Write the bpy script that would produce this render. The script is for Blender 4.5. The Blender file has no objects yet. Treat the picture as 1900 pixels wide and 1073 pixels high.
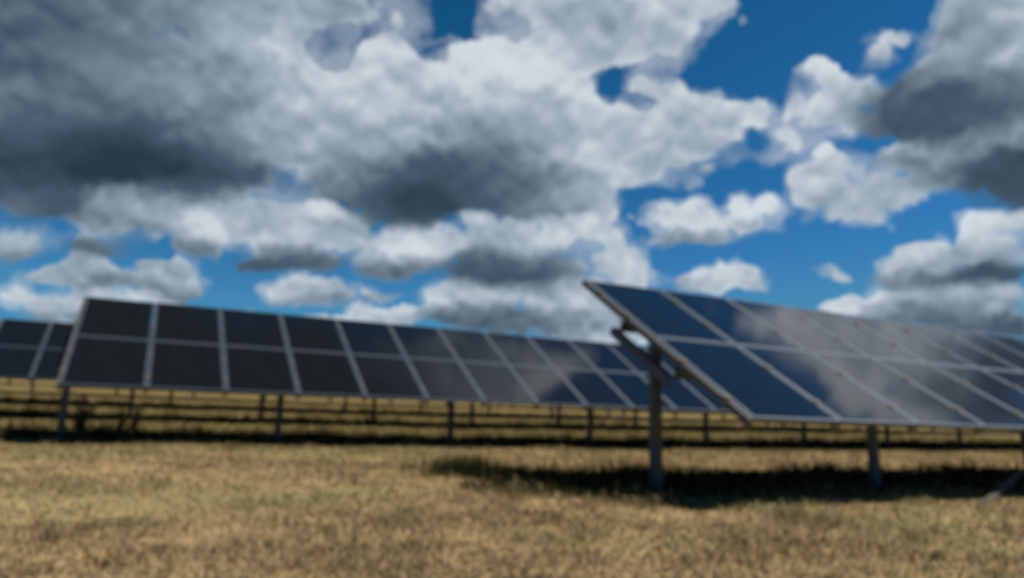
import bpy, bmesh, math, random
import numpy as np
from mathutils import Vector, Matrix, Quaternion

random.seed(7)
rng = np.random.default_rng(11)
S = bpy.context.scene
COL = S.collection
U = 1.15                      # metres per module width
CAM_Z = 0.0                   # the camera sits at the origin; the ground is below it

# ---------------------------------------------------------------- helpers
def tag(o, label=None, cat=None, group=None, kind=None):
    if label: o['label'] = label
    if cat: o['category'] = cat
    if group: o['group'] = group
    if kind: o['kind'] = kind
    return o

def obj(name, me, parent=None, loc=(0, 0, 0), rot=(0, 0, 0)):
    o = bpy.data.objects.new(name, me)
    COL.objects.link(o)
    o.parent = parent
    o.location = loc
    o.rotation_euler = rot
    return o

def mesh_from(name, bm, mats, smooth=False):
    me = bpy.data.meshes.new(name)
    bm.to_mesh(me); bm.free()
    for m in (mats if isinstance(mats, (list, tuple)) else [mats]):
        me.materials.append(m)
    if smooth:
        for p in me.polygons: p.use_smooth = True
    return me

def box(bm, x0, x1, y0, y1, z0, z1, bevel=0.0):
    v = [bm.verts.new(c) for c in ((x0,y0,z0),(x1,y0,z0),(x1,y1,z0),(x0,y1,z0),(x0,y0,z1),(x1,y0,z1),(x1,y1,z1),(x0,y1,z1))]
    fs = [bm.faces.new([v[i] for i in f]) for f in ((3,2,1,0),(4,5,6,7),(0,1,5,4),(1,2,6,5),(2,3,7,6),(3,0,4,7))]
    if bevel:
        es = list({e for f in fs for e in f.edges})
        bmesh.ops.bevel(bm, geom=es, offset=bevel, segments=1, affect='EDGES')
    return bm

def profile(bm, pts, axis, a, b):
    """Extrude a closed 2-D outline along an axis from a to b."""
    def P(u, v, t):
        return {'x': (t, u, v), 'y': (u, t, v), 'z': (u, v, t)}[axis]
    A = [bm.verts.new(P(u, v, a)) for u, v in pts]
    B = [bm.verts.new(P(u, v, b)) for u, v in pts]
    n = len(pts)
    for i in range(n):
        j = (i + 1) % n
        bm.faces.new((A[i], A[j], B[j], B[i]))
    bm.faces.new(list(reversed(A))); bm.faces.new(B)
    bmesh.ops.recalc_face_normals(bm, faces=bm.faces[:])
    return bm

def cee(w, d, t, lip=0.0):
    """C-channel outline, web along -v, open to +u."""
    return [(-w/2, -d/2), (w/2, -d/2), (w/2, -d/2+t), (-w/2+t, -d/2+t), (-w/2+t, d/2-t), (w/2, d/2-t), (w/2, d/2), (-w/2, d/2)]

# ---------------------------------------------------------------- materials
class NT:
    def __init__(self, tree): self.t = tree; self.n = tree.nodes; self.l = tree.links
    def new(self, typ, **kw):
        n = self.n.new(typ)
        for k, v in kw.items(): setattr(n, k, v)
        return n
    def link(self, a, b): self.l.new(a, b)
    def math(self, op, a, b=None, c=None, clamp=False):
        n = self.n.new('ShaderNodeMath'); n.operation = op; n.use_clamp = clamp
        for i, x in enumerate((a, b, c)):
            if x is None: continue
            if isinstance(x, (int, float)): n.inputs[i].default_value = x
            else: self.l.new(x, n.inputs[i])
        return n.outputs[0]
    def vmath(self, op, a, b=None, c=None):
        n = self.n.new('ShaderNodeVectorMath'); n.operation = op
        for i, x in enumerate((a, b, c)):
            if x is None: continue
            if isinstance(x, (tuple, list)): n.inputs[i].default_value = x
            else: self.l.new(x, n.inputs[i])
        return n
    def ramp(self, fac, stops, interp='LINEAR'):
        n = self.n.new('ShaderNodeValToRGB'); r = n.color_ramp; r.interpolation = interp
        while len(r.elements) < len(stops): r.elements.new(0.5)
        for e, (p, c) in zip(r.elements, stops):
            e.position = p; e.color = (*c, 1) if len(c) == 3 else c
        if fac is not None: self.l.new(fac, n.inputs[0])
        return n.outputs[0]
    def noise(self, vec, scale, detail=4, rough=0.55, dims='3D', out=0):
        n = self.n.new('ShaderNodeTexNoise'); n.noise_dimensions = dims
        n.inputs['Scale'].default_value = scale; n.inputs['Detail'].default_value = detail
        n.inputs['Roughness'].default_value = rough
        if vec is not None: self.l.new(vec, n.inputs['Vector'])
        return n.outputs[out]
    def mix(self, fac, a, b, blend='MIX'):
        n = self.n.new('ShaderNodeMix'); n.data_type = 'RGBA'; n.blend_type = blend
        for s, x in ((n.inputs[0], fac), (n.inputs[6], a), (n.inputs[7], b)):
            if isinstance(x, (int, float)): s.default_value = x
            elif isinstance(x, tuple): s.default_value = (*x, 1) if len(x) == 3 else x
            else: self.l.new(x, s)
        return n.outputs[2]

def material(name):
    m = bpy.data.materials.new(name); m.use_nodes = True
    t = NT(m.node_tree)
    return m, t, t.n['Principled BSDF']

def srgb(r, g, b):
    f = lambda c: c/12.92 if c <= .04045 else ((c+.055)/1.055)**2.4
    return (f(r/255), f(g/255), f(b/255))

def metal(name, base, dark, rough, metallic=0.6, scale=14.0):
    m, t, b = material(name)
    tc = t.new('ShaderNodeTexCoord').outputs['Object']
    n = t.noise(tc, scale, 5, .6)
    c = t.ramp(n, [(0.3, dark), (0.7, base)])
    t.link(c, b.inputs['Base Color'])
    r = t.math('MULTIPLY_ADD', n, 0.25, rough - 0.12)
    t.link(r, b.inputs['Roughness'])
    b.inputs['Metallic'].default_value = metallic
    return m

M_frame = metal('anodised_aluminium', (.068, .088, .112), (.054, .070, .090), .45, .4)
M_steel = metal('galvanised_steel', (.10, .105, .115), (.06, .065, .072), .5, .35, 9)
M_rail = metal('mill_aluminium', (.115, .108, .098), (.09, .085, .078), .5, .2)
M_clamp = metal('clamp_steel', (.20, .17, .13), (.12, .10, .08), .5, .4, 30)

def make_glass():
    m, t, b = material('solar_glass')
    tc = t.new('ShaderNodeTexCoord').outputs['Object']
    n = t.noise(tc, 3.0, 4, .6)
    c = t.ramp(n, [(0.25, (.0048, .0056, .0064)), (0.75, (.0080, .0088, .0098))])
    # faint silicon cell joints
    sep = t.new('ShaderNodeSeparateXYZ'); t.link(tc, sep.inputs[0])
    def line(s, k):
        f = t.math('FRACT', t.math('MULTIPLY', s, k))
        d = t.math('ABSOLUTE', t.math('SUBTRACT', f, 0.5))
        return t.math('GREATER_THAN', d, 0.488)
    g = t.math('MAXIMUM', line(sep.outputs[0], 6/1.10), line(sep.outputs[1], 8/1.53))
    c = t.mix(t.math('MULTIPLY', g, 0.15), c, (.03, .033, .04))
    t.link(c, b.inputs['Base Color'])
    r = t.math('MULTIPLY_ADD', t.noise(tc, 6.0, 3, .6), 0.03, 0.045)
    t.link(r, b.inputs['Roughness'])
    b.inputs['IOR'].default_value = 1.5
    return m
M_glass = make_glass()
m, t, b = material('backsheet_white'); b.inputs['Base Color'].default_value = (.35, .35, .36, 1); b.inputs['Roughness'].default_value = .6
M_back = m
m, t, b = material('cable_black'); b.inputs['Base Color'].default_value = (.03, .022, .018, 1); b.inputs['Roughness'].default_value = .6
M_cable = m

# ---------------------------------------------------------------- terrain
TY = np.array([-60., -10, 0, 2, 4.0, 5.3, 8.0, 12.0, 15.5, 19.4, 23, 27, 34.5, 42, 60, 90, 140, 260, 600])
TZ = np.array([-.7, -.64, -.64, -.635, -.622, -.606, -.537, -.435, -.36, -.235, -.10, .10, .56, 1.05, 2.1, 3.4, 4.6, 6, 7])
def ground_z(x, y):
    """Field height in module widths."""
    x = np.asarray(x, float); y = np.asarray(y, float)
    w = np.zeros_like(y)
    z = np.zeros_like(y)
    for k, wt in ((-1.6, .25), (0, .5), (1.6, .25)):
        z = z + wt*np.interp(y + k*np.clip(y/18, .15, 4), TY, TZ)
    s = np.clip((y - 8)/9, 0, 1)
    z = z + .0115*np.clip(x - 9, 0, 60)*s
    z = z + .012*np.sin(x*1.7 + .6*y)*np.sin(y*1.3 - .4*x) + .008*np.sin(x*4.1 - 1.1*y + 1)*np.sin(3.7*y)
    return z
WARP1, WARP2, WARP3 = .036, .022, .011
EDGE_NOISE, PUFF_EDGE, PUFF_SCALE = 1.6, .70, 30.0
RELIEF, RELIEF_PUFF, MOTTLE = .13, .25, .40
CONTRAST, LIFT, RIM, VEIL = 1.20, .0, .17, .50
T0, T1 = .22, .82
CLOUD_GAIN = 0.8
SKY_CURVE = [(2.24, 1.58), (1.316, .942), (1.53, 1.396)]
SKY_TOP = [.228, .37, .485]
SUN_POWER = 5.0
EXPOSURE = 0.3
FSTOP = 10.5
SECTORS = [-2, 9, 20, 31, 42, 53]
CLOUDS = [
    (-0.1139, 0.6398, 0.0608, 0.0501, -0.153, 1.75, 0.33),
    (-0.0734, 0.6848, 0.0874, 0.0385, -0.154, 1.25, 0.4),
    (-0.051, 0.7335, 0.0782, 0.029, -0.081, 1.875, 0.07),
    (0.0126, 0.733, 0.0628, 0.0214, -0.194, 1.5, 0.14),
    (-0.1093, 0.7448, 0.0346, 0.0227, -0.081, 1.125, 0.16),
    (-0.1241, 0.7158, 0.0218, 0.0173, -0.089, 0.8, 0.3),
    (-0.1139, 0.7768, 0.047, 0.019, 0.198, 1.25, 0.3),
    (-0.0841, 0.7875, 0.025, 0.0098, 0.337, 0.5, 0.3),
    (-0.0023, 0.6436, 0.0643, 0.0466, -0.235, 1.25, 0.52),
    (0.0541, 0.6146, 0.0376, 0.0379, -0.294, 1.25, 0.74),
    (0.0685, 0.6078, 0.016, 0.0143, -0.309, 0.7, 0.95),
    (0.0944, 0.6504, 0.0408, 0.0276, -0.306, 1.25, 0.8),
    (0.0465, 0.6743, 0.0617, 0.0322, -0.255, 1.25, 0.5),
    (0.0613, 0.7037, 0.0416, 0.0194, -0.251, 1.125, 0.42),
    (0.1245, 0.6508, 0.0608, 0.0423, -0.33, 1.25, 0.74),
    (0.1559, 0.6033, 0.0321, 0.0246, -0.377, 0.9, 0.86),
    (0.169, 0.5828, 0.0227, 0.0175, -0.397, 0.7, 0.8),
    (0.1108, 0.6764, 0.0426, 0.0193, -0.305, 1.125, 0.66),
    (0.0753, 0.7242, 0.0287, 0.01, -0.251, 0.8, 0.3),
    (0.2396, 0.5514, 0.0277, 0.0159, -0.465, 1.0, 1.0),
    (0.2761, 0.5526, 0.0426, 0.0273, -0.493, 1.25, 0.95),
    (0.3275, 0.5459, 0.0362, 0.0281, -0.538, 1.0, 0.92),
    (0.2396, 0.5985, 0.0487, 0.0331, -0.445, 1.25, 0.76),
    (0.196, 0.6128, 0.0383, 0.0375, -0.404, 1.25, 0.8),
    (0.2623, 0.6227, 0.0709, 0.0348, -0.453, 1.25, 0.46),
    (0.2612, 0.6729, 0.0984, 0.0265, -0.43, 1.5, 0.12),
    (0.2881, 0.6386, 0.068, 0.0207, -0.468, 1.25, 0.26),
    (0.1883, 0.6827, 0.0459, 0.0256, -0.365, 1.25, 0.46),
    (0.1551, 0.6835, 0.0397, 0.0201, -0.338, 1.0, 0.62),
    (0.3275, 0.6301, 0.0583, 0.0314, -0.504, 1.25, 0.5),
    (0.3649, 0.5707, 0.0606, 0.0398, -0.56, 1.25, 0.88),
    (0.3168, 0.5782, 0.0399, 0.0243, -0.516, 1.125, 0.58),
    (0.3978, 0.5398, 0.0493, 0.022, -0.6, 1.25, 0.82),
    (0.4312, 0.4848, 0.0448, 0.0191, -0.34, 1.25, 0.76),
    (0.4632, 0.4628, 0.0204, 0.0101, -0.684, 0.8, 0.8),
    (0.4507, 0.5076, 0.036, 0.0219, -0.658, 0.9, 0.7),
    (0.4302, 0.5523, 0.0405, 0.0203, -0.624, 1.125, 0.66),
    (0.3842, 0.6261, 0.0433, 0.0189, -0.554, 1.25, 0.6),
    (0.241, 0.7127, 0.0436, 0.0131, -0.395, 1.125, 0.2),
    (0.2399, 0.7256, 0.0261, 0.0082, -0.388, 0.735, 0.34),
    (0.2868, 0.4891, 0.0528, 0.0331, -0.525, 1.25, 0.8),
    (0.3035, 0.4767, 0.0327, 0.0144, -0.543, 0.9, 0.52),
    (0.3597, 0.4458, 0.0399, 0.0251, -0.854, 1.25, 0.82),
    (0.2936, 0.5188, 0.0367, 0.0122, -0.52, 1.125, 0.8),
    (0.3441, 0.4826, 0.0402, 0.013, -0.658, 1.125, 0.78),
    (0.3875, 0.4106, 0.0158, 0.009, -0.98, 0.6, 0.75),
    (0.3847, 0.4662, 0.0174, 0.0089, -0.962, 0.4, 0.7),
    (-0.0919, 0.5892, 0.104, 0.03, -0.207, 1, 0.4),
    (0.0242, 0.563, 0.0799, 0.0276, -0.302, 1, 0.62),
    (0.2667, 0.4481, 0.0691, 0.0237, -0.524, 1, 0.74),
    (0.5173, 0.2611, 0.0398, 0.0219, -0.783, 1, 0.72),
    (0.1396, 0.5542, 0.036, 0.0137, -0.388, 0.85, 0.66),
    (0.1776, 0.5522, 0.0176, 0.0067, -0.417, 0.5, 0.66),
    (0.1128, 0.5739, 0.0256, 0.0107, -0.359, 0.75, 0.66),
    (0.0842, 0.5686, 0.0246, 0.0103, -0.341, 0.8, 0.66),
    (0.2029, 0.5519, 0.0181, 0.0043, -0.601, 0.55, 0.75),
    (0.1658, 0.567, 0.0133, 0.0077, -0.402, 0.4, 0.7),
    (0.3651, 0.4993, 0.012, 0.009, -0.586, 0.55, 0.8),
    (0.3815, 0.4969, 0.0158, 0.0064, -0.601, 0.5, 0.75),
    (0.4033, 0.4815, 0.0229, 0.0099, -0.625, 0.5, 0.76),
    (0.4305, 0.4153, 0.0129, 0.0048, -0.333, 0.33, 0.6),
    (-0.1231, 0.8177, 0.0327, 0.0119, -0.018, 0.945, 0.62),
    (-0.119, 0.8307, 0.0275, 0.0065, -0.014, 0.63, 0.4),
    (-0.0522, 0.7979, 0.025, 0.0168, -0.097, 0.945, 0.6),
    (-0.0485, 0.8219, 0.0257, 0.0087, -0.086, 0.84, 0.32),
    (-0.0251, 0.7825, 0.0404, 0.0182, -0.131, 1.25, 0.62),
    (0.0012, 0.8024, 0.0269, 0.0097, -0.142, 0.63, 0.5),
    (0.0471, 0.7833, 0.0278, 0.0157, -0.194, 0.945, 0.86),
    (0.0404, 0.8074, 0.0282, 0.01, -0.174, 0.84, 0.46),
    (0.1356, 0.7739, 0.0552, 0.0224, -0.275, 0.945, 0.7),
    (0.149, 0.7448, 0.0188, 0.0097, -0.302, 0.8, 0.98),
    (0.1203, 0.8053, 0.0483, 0.0125, -0.246, 1.05, 0.26),
    (0.0867, 0.7806, 0.0241, 0.015, -0.23, 0.735, 0.72),
    (0.1726, 0.7596, 0.0307, 0.0205, -0.314, 0.63, 0.62),
    (0.2514, 0.7466, 0.0429, 0.018, -0.388, 1.05, 0.88),
    (0.2462, 0.7748, 0.0486, 0.0111, -0.37, 1.1, 0.42),
    (0.3265, 0.7157, 0.0382, 0.0234, -0.466, 0.945, 0.52),
    (0.3079, 0.6983, 0.0159, 0.0104, -0.458, 0.735, 0.86),
    (0.379, 0.6735, 0.0591, 0.0178, -0.53, 0.945, 0.76),
    (0.35, 0.7347, 0.0561, 0.0187, -0.478, 1.1, 0.16),
    (0.4049, 0.6932, 0.0553, 0.0184, -0.544, 0.945, 0.4),
    (0.4577, 0.6517, 0.0324, 0.0213, -0.609, 0.945, 0.74),
    (0.4129, 0.6387, 0.0368, 0.0124, -0.574, 0.84, 0.86),
    (0.4899, 0.6549, 0.0243, 0.0185, -0.637, 1.1, 0.74),
    (0.393, 0.722, 0.044, 0.0113, -0.522, 1.1, 0.22),
    (0.0641, 0.7461, 0.0609, 0.0162, -0.229, 0.85, 0.58),
    (0.1281, 0.7234, 0.0252, 0.0124, -0.295, 0.55, 0.58),
    (0.0924, 0.7561, 0.0301, 0.0095, -0.248, 0.7, 0.66),
    (0.016, 0.7599, 0.037, 0.0131, -0.18, 1.125, 0.52),
    (0.1697, 0.7127, 0.031, 0.0136, -0.335, 0.4, 0.5),
    (0.1967, 0.7239, 0.0213, 0.0097, -0.352, 0.4, 0.5),
    (0.4208, 0.6093, 0.014, 0.0184, -0.593, 0.36, 0.7),
    (-0.0591, 0.8476, 0.0265, 0.0123, -0.06, 1.1, 0.66),
    (-0.092, 0.8528, 0.0278, 0.0055, -0.025, 1.1, 0.6),
    (-0.0364, 0.8573, 0.03, 0.008, -0.075, 1.1, 0.44),
    (0.0161, 0.842, 0.0367, 0.0151, -0.133, 1.1, 0.66),
    (0.0237, 0.8599, 0.0322, 0.0083, -0.13, 1.1, 0.46),
    (-0.1276, 0.8694, 0.0152, 0.012, 0.02, 1.1, 0.82),
    (-0.0867, 0.8823, 0.0288, 0.0125, -0.012, 1.1, 0.68),
    (-0.0815, 0.8965, 0.0294, 0.0081, -0.009, 1.1, 0.46),
    (-0.0071, 0.8705, 0.0314, 0.0059, -0.095, 1.1, 0.88),
    (-0.0529, 0.8727, 0.0199, 0.0103, -0.051, 1.1, 0.72),
    (0.1508, 0.8318, 0.0533, 0.0124, -0.259, 1.1, 0.7),
    (0.1603, 0.8441, 0.0483, 0.0075, -0.261, 1.1, 0.46),
    (0.2421, 0.8131, 0.0175, 0.0064, -0.348, 1.1, 0.55),
    (0.2607, 0.8302, 0.0577, 0.0085, -0.356, 1.1, 0.84),
    (0.3353, 0.776, 0.0513, 0.0167, -0.447, 1.1, 0.72),
    (0.3932, 0.7749, 0.0986, 0.0145, -0.498, 1.1, 0.32),
    (0.4103, 0.7265, 0.0572, 0.0153, -0.535, 1.1, 0.74),
    (0.4655, 0.7067, 0.0572, 0.0166, -0.592, 1.1, 0.74),
    (0.5013, 0.7134, 0.0453, 0.0131, -0.622, 1.1, 0.72),
    (0.3338, 0.8033, 0.0393, 0.0105, -0.433, 1.1, 0.34),
    (0.4546, 0.7371, 0.0391, 0.0092, -0.569, 1.1, 0.6),
    (0.5161, 0.5587, 0.0493, 0.013, -0.699, 1.05, 0.76),
    (0.4875, 0.5675, 0.0262, 0.0118, -0.67, 0.8, 0.92),
    (0.5245, 0.5295, 0.0131, 0.0126, -0.719, 0.9, 0.96),
    (0.5439, 0.5068, 0.0137, 0.0134, -0.745, 0.9, 0.94),
    (0.5127, 0.5802, 0.0405, 0.0061, -0.688, 0.84, 0.5),
    (0.5446, 0.5338, 0.0192, 0.0079, -0.736, 0.63, 0.66),
    (0.4708, 0.5912, 0.0173, 0.0101, -0.645, 0.63, 0.7),
    (0.5645, 0.5916, 0.0345, 0.012, -0.732, 1.1, 0.84),
    (0.5455, 0.6187, 0.0296, 0.0073, -0.703, 1.1, 0.62),
    (0.5921, 0.5792, 0.0148, 0.0072, -0.763, 1.1, 0.62),
    (0.4898, 0.3943, 0.0139, 0.011, -0.729, 0.9, 0.88),
    (0.5152, 0.4111, 0.0286, 0.0201, -1.42, 1.0, 0.8),
    (0.5129, 0.4557, 0.0244, 0.0115, -1.106, 0.8, 0.68),
    (0.5236, 0.3843, 0.0177, 0.0112, -0.765, 0.9, 0.82),
    (0.5338, 0.4097, 0.021, 0.0117, -0.768, 0.8, 0.74),
    (0.4817, 0.4104, 0.0088, 0.0164, -0.207, 0.4, 0.66),
    (0.4771, 0.45, 0.0181, 0.0072, -0.525, 0.6, 0.74),
    (0.5033, 0.347, 0.0113, 0.0088, -0.754, 0.7, 0.74),
    (0.5121, 0.3601, 0.0139, 0.0066, -0.76, 0.65, 0.7),
    (0.5122, 0.3334, 0.0077, 0.0058, -0.766, 0.5, 0.72),
    (0.4951, 0.366, 0.0049, 0.0107, -0.314, 0.35, 0.6),
    (0.5619, 0.3618, 0.04, 0.0211, -1.005, 1.5, 0.3),
    (0.5987, 0.3346, 0.0426, 0.0179, -0.856, 1.4, 0.29),
    (0.5885, 0.2974, 0.0251, 0.0109, -0.854, 1.0, 0.36),
    (0.5366, 0.3173, 0.0173, 0.0354, -0.523, 1.3, 0.62),
    (0.5348, 0.2964, 0.0215, 0.0278, -0.796, 1.4, 0.6),
    (0.5558, 0.2772, 0.0275, 0.0314, -0.821, 1.6, 0.72),
    (0.5554, 0.3124, 0.0148, 0.0166, -0.815, 1.0, 0.44),
    (0.577, 0.373, 0.0337, 0.0101, -0.726, 1.0, 0.24),
    (0.6101, 0.3044, 0.0255, 0.0129, -0.876, 1.1, 0.48),
    (0.6288, 0.3314, 0.0453, 0.0101, -1.141, 1.8, 0.58),
    (0.6085, 0.3629, 0.0284, 0.0085, -0.959, 1.2, 0.64),
    (0.6359, 0.3595, 0.0424, 0.0144, -0.992, 1.3, 0.32),
    (0.6638, 0.3374, 0.0273, 0.0207, -0.928, 1.5, 0.17),
    (0.6011, 0.3857, 0.0256, 0.0106, -0.844, 1.1, 0.56),
    (0.5592, 0.4501, 0.0248, 0.0194, -0.78, 1.0, 0.8),
    (0.5415, 0.4406, 0.008, 0.0066, -0.766, 0.8, 0.88),
    (0.5622, 0.4689, 0.0232, 0.0149, -0.777, 0.7, 0.66),
    (0.5844, 0.417, 0.0257, 0.0123, -0.817, 0.8, 0.68),
    (0.5965, 0.4448, 0.0422, 0.0139, -1.013, 0.938, 0.66),
    (0.6106, 0.4566, 0.0345, 0.0094, -0.926, 0.63, 0.66),
    (0.621, 0.4061, 0.0307, 0.0101, -1.158, 0.8, 0.66),
    (0.5928, 0.3849, 0.017, 0.0048, -0.835, 0.7, 0.84),
    (0.6945, 0.3735, 0.0225, 0.015, -0.951, 1.05, 0.72),
    (0.6791, 0.3734, 0.0188, 0.007, -0.933, 0.84, 0.94),
    (0.6935, 0.3535, 0.0145, 0.006, -0.957, 0.735, 0.84),
    (0.6752, 0.447, 0.0188, 0.0162, -0.901, 1.05, 0.76),
    (0.6717, 0.4297, 0.0166, 0.0084, -0.904, 0.84, 0.84),
    (0.6895, 0.4285, 0.0207, 0.0141, -0.924, 0.945, 0.56),
    (0.6792, 0.4684, 0.0197, 0.0089, -0.897, 1.1, 0.4),
    (0.7241, 0.4031, 0.0309, 0.0116, -0.972, 1.1, 0.2),
    (0.707, 0.4412, 0.0282, 0.0077, -0.938, 1.1, 0.3),
    (0.7163, 0.3775, 0.0189, 0.0108, -0.974, 0.945, 0.5),
    (0.6969, 0.4007, 0.0158, 0.0091, -0.943, 0.945, 0.66),
    (0.691, 0.5037, 0.0467, 0.0093, -0.894, 1.1, 0.8),
    (0.7173, 0.479, 0.04, 0.0114, -0.932, 1.1, 0.3),
    (0.7343, 0.4262, 0.0413, 0.0109, -0.974, 1.1, 0.66),
    (0.7626, 0.4178, 0.0407, 0.0142, -1.009, 1.1, 0.52),
    (0.7541, 0.4514, 0.0431, 0.0113, -0.984, 1.1, 0.34),
    (0.7835, 0.4098, 0.0179, 0.0076, -1.037, 1.1, 0.22),
    (0.6713, 0.532, 0.0162, 0.0059, -0.861, 1.1, 0.85),
    (0.7045, 0.4631, 0.0244, 0.0078, -0.926, 1.1, 0.6),
    (0.7515, 0.4, 0.0132, 0.0064, -1.005, 1.1, 0.86),
    (0.7579, 0.4201, 0.0109, 0.0055, -1.003, 1.1, 0.9),
    (0.6128, 0.5047, 0.0075, 0.0039, -1.193, 0.378, 0.5),
    (0.6405, 0.5072, 0.0147, 0.0062, -0.556, 1.1, 0.66),
    (-0.0642, 0.7832, 0.0099, 0.0093, -0.095, 0.85, 0.66),
    (-0.0465, 0.7746, 0.011, 0.0093, -0.117, 0.85, 0.7),
    (-0.0281, 0.7738, 0.0112, 0.0094, -0.133, 0.85, 0.68),
    (-0.0068, 0.7734, 0.0106, 0.0085, -0.152, 0.85, 0.66),
    (0.0193, 0.7856, 0.012, 0.0121, -0.168, 0.85, 0.82),
    (0.0404, 0.7734, 0.0132, 0.012, -0.193, 0.85, 0.92),
    (0.0609, 0.772, 0.0124, 0.0122, -0.212, 0.85, 0.86),
    (0.0732, 0.7808, 0.0095, 0.0101, -0.218, 0.85, 0.74),
    (0.0327, 0.8088, 0.0208, 0.0062, -0.167, 0.85, 0.44),
    (0.0726, 0.778, 0.0105, 0.0101, -0.219, 0.85, 0.72),
    (0.0896, 0.7683, 0.0117, 0.0101, -0.239, 0.85, 0.7),
    (0.1299, 0.7517, 0.0142, 0.0113, -0.282, 0.85, 0.8),
    (0.1501, 0.7427, 0.0121, 0.009, -0.304, 0.85, 1.0),
    (0.1754, 0.7495, 0.0147, 0.0116, -0.322, 0.85, 0.72),
    (0.1961, 0.7579, 0.0116, 0.0106, -0.335, 0.85, 0.66),
    (0.0997, 0.8163, 0.0336, 0.0077, -0.222, 0.85, 0.18),
    (0.1435, 0.8041, 0.0346, 0.0078, -0.267, 0.85, 0.26),
    (0.2135, 0.7548, 0.014, 0.0119, -0.351, 0.85, 0.86),
    (0.2334, 0.7409, 0.0152, 0.013, -0.375, 0.85, 0.94),
    (0.2617, 0.7325, 0.0154, 0.0131, -0.403, 0.85, 0.92),
    (0.2856, 0.7352, 0.0133, 0.0121, -0.422, 0.85, 0.8),
    (0.2037, 0.7806, 0.013, 0.0085, -0.33, 0.85, 0.7),
    (0.237, 0.7849, 0.0305, 0.0062, -0.357, 0.85, 0.36),
    (0.3093, 0.6943, 0.0118, 0.0094, -0.461, 0.85, 0.86),
    (0.3487, 0.6804, 0.0154, 0.0106, -0.501, 0.85, 0.82),
    (0.3866, 0.6517, 0.0164, 0.0105, -0.546, 0.85, 0.88),
    (0.4113, 0.6362, 0.0151, 0.0105, -0.574, 0.85, 0.92),
    (0.4456, 0.6345, 0.0141, 0.013, -0.605, 0.85, 0.82),
    (0.4765, 0.6419, 0.0143, 0.0133, -0.63, 0.85, 0.76),
    (-0.0595, 0.8392, 0.0143, 0.0088, -0.065, 0.85, 0.74),
    (-0.0829, 0.8459, 0.0112, 0.0055, -0.038, 0.85, 0.62),
    (-0.0, 0.8382, 0.0123, 0.008, -0.12, 0.85, 0.72),
    (0.0257, 0.8348, 0.0137, 0.0081, -0.146, 0.85, 0.74),
    (0.5597, 0.5863, 0.0137, 0.0095, -0.73, 0.85, 0.9),
    (0.5764, 0.5751, 0.0113, 0.0083, -0.75, 0.85, 0.86),
    (0.546, 0.6102, 0.0141, 0.0073, -0.707, 0.85, 0.76),
    (0.5215, 0.5248, 0.0105, 0.0098, -0.718, 0.85, 1.0),
    (0.5416, 0.5045, 0.0113, 0.0097, -0.744, 0.85, 1.0),
    (0.4924, 0.5564, 0.012, 0.0089, -0.679, 0.85, 0.96),
    (0.4766, 0.576, 0.0122, 0.009, -0.657, 0.85, 0.86),
    (0.5599, 0.5045, 0.0082, 0.0076, -0.762, 0.85, 0.8),
    (0.5066, 0.5904, 0.0341, 0.0053, -0.678, 0.85, 0.46),
    (0.6645, 0.4388, 0.0112, 0.0107, -0.893, 0.85, 0.84),
    (0.664, 0.4565, 0.0096, 0.0098, -0.885, 0.85, 0.76),
    (0.6696, 0.4197, 0.01, 0.0094, -0.906, 0.85, 0.86),
    (0.6736, 0.3849, 0.0111, 0.0091, -0.923, 0.85, 0.92),
    (0.6807, 0.3671, 0.0107, 0.0079, -0.937, 0.85, 0.98),
    (0.6903, 0.3539, 0.0096, 0.0068, -0.953, 0.85, 0.92),
    (0.6858, 0.3984, 0.0087, 0.0093, -0.931, 0.85, 0.7),
    (0.6755, 0.518, 0.0127, 0.0094, -0.872, 0.85, 0.88),
    (0.6885, 0.4884, 0.0122, 0.0091, -0.898, 0.85, 0.88),
    (0.7, 0.4598, 0.0126, 0.0089, -0.922, 0.85, 0.82),
    (0.7214, 0.4399, 0.0113, 0.0077, -0.954, 0.85, 0.76),
    (0.3067, 0.7906, 0.0166, 0.0103, -0.415, 0.85, 0.8),
    (0.3331, 0.7714, 0.0179, 0.0102, -0.447, 0.85, 0.84),
    (0.3688, 0.757, 0.018, 0.0103, -0.485, 0.85, 0.76),
    (0.395, 0.7317, 0.0152, 0.0102, -0.519, 0.85, 0.82),
    (0.4303, 0.7106, 0.0164, 0.0101, -0.559, 0.85, 0.84),
    (0.4654, 0.6953, 0.0164, 0.0114, -0.597, 0.85, 0.8),
    (0.2225, 0.8368, 0.0151, 0.0064, -0.32, 0.85, 0.88),
    (0.2643, 0.8219, 0.0153, 0.0065, -0.363, 0.85, 0.86),
    (0.1167, 0.8402, 0.0139, 0.0086, -0.224, 0.85, 0.74),
    (0.1403, 0.8263, 0.014, 0.0086, -0.252, 0.85, 0.8),
    (0.1664, 0.8211, 0.0143, 0.0086, -0.278, 0.85, 0.76),
    (0.193, 0.8262, 0.0122, 0.0063, -0.299, 0.85, 0.65),
    (0.4864, 0.3913, 0.0085, 0.0071, -0.727, 0.85, 0.94),
    (0.5028, 0.3915, 0.0086, 0.0072, -0.742, 0.85, 0.9),
    (0.5249, 0.3799, 0.0093, 0.0072, -0.767, 0.85, 0.9),
    (0.4953, 0.4292, 0.0073, 0.0104, -0.725, 0.85, 0.7),
    (0.497, 0.4501, 0.0122, 0.0088, -0.72, 0.85, 0.72),
    (0.5401, 0.4393, 0.0074, 0.006, -0.765, 0.85, 0.94),
    (0.5455, 0.4634, 0.0106, 0.0093, -0.762, 0.85, 0.84),
    (0.555, 0.44, 0.0093, 0.008, -0.779, 0.85, 0.86),
    (0.411, 0.4759, 0.0125, 0.0085, -0.633, 0.85, 0.82),
    (0.4348, 0.4669, 0.0124, 0.0076, -0.657, 0.85, 0.82),
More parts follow.
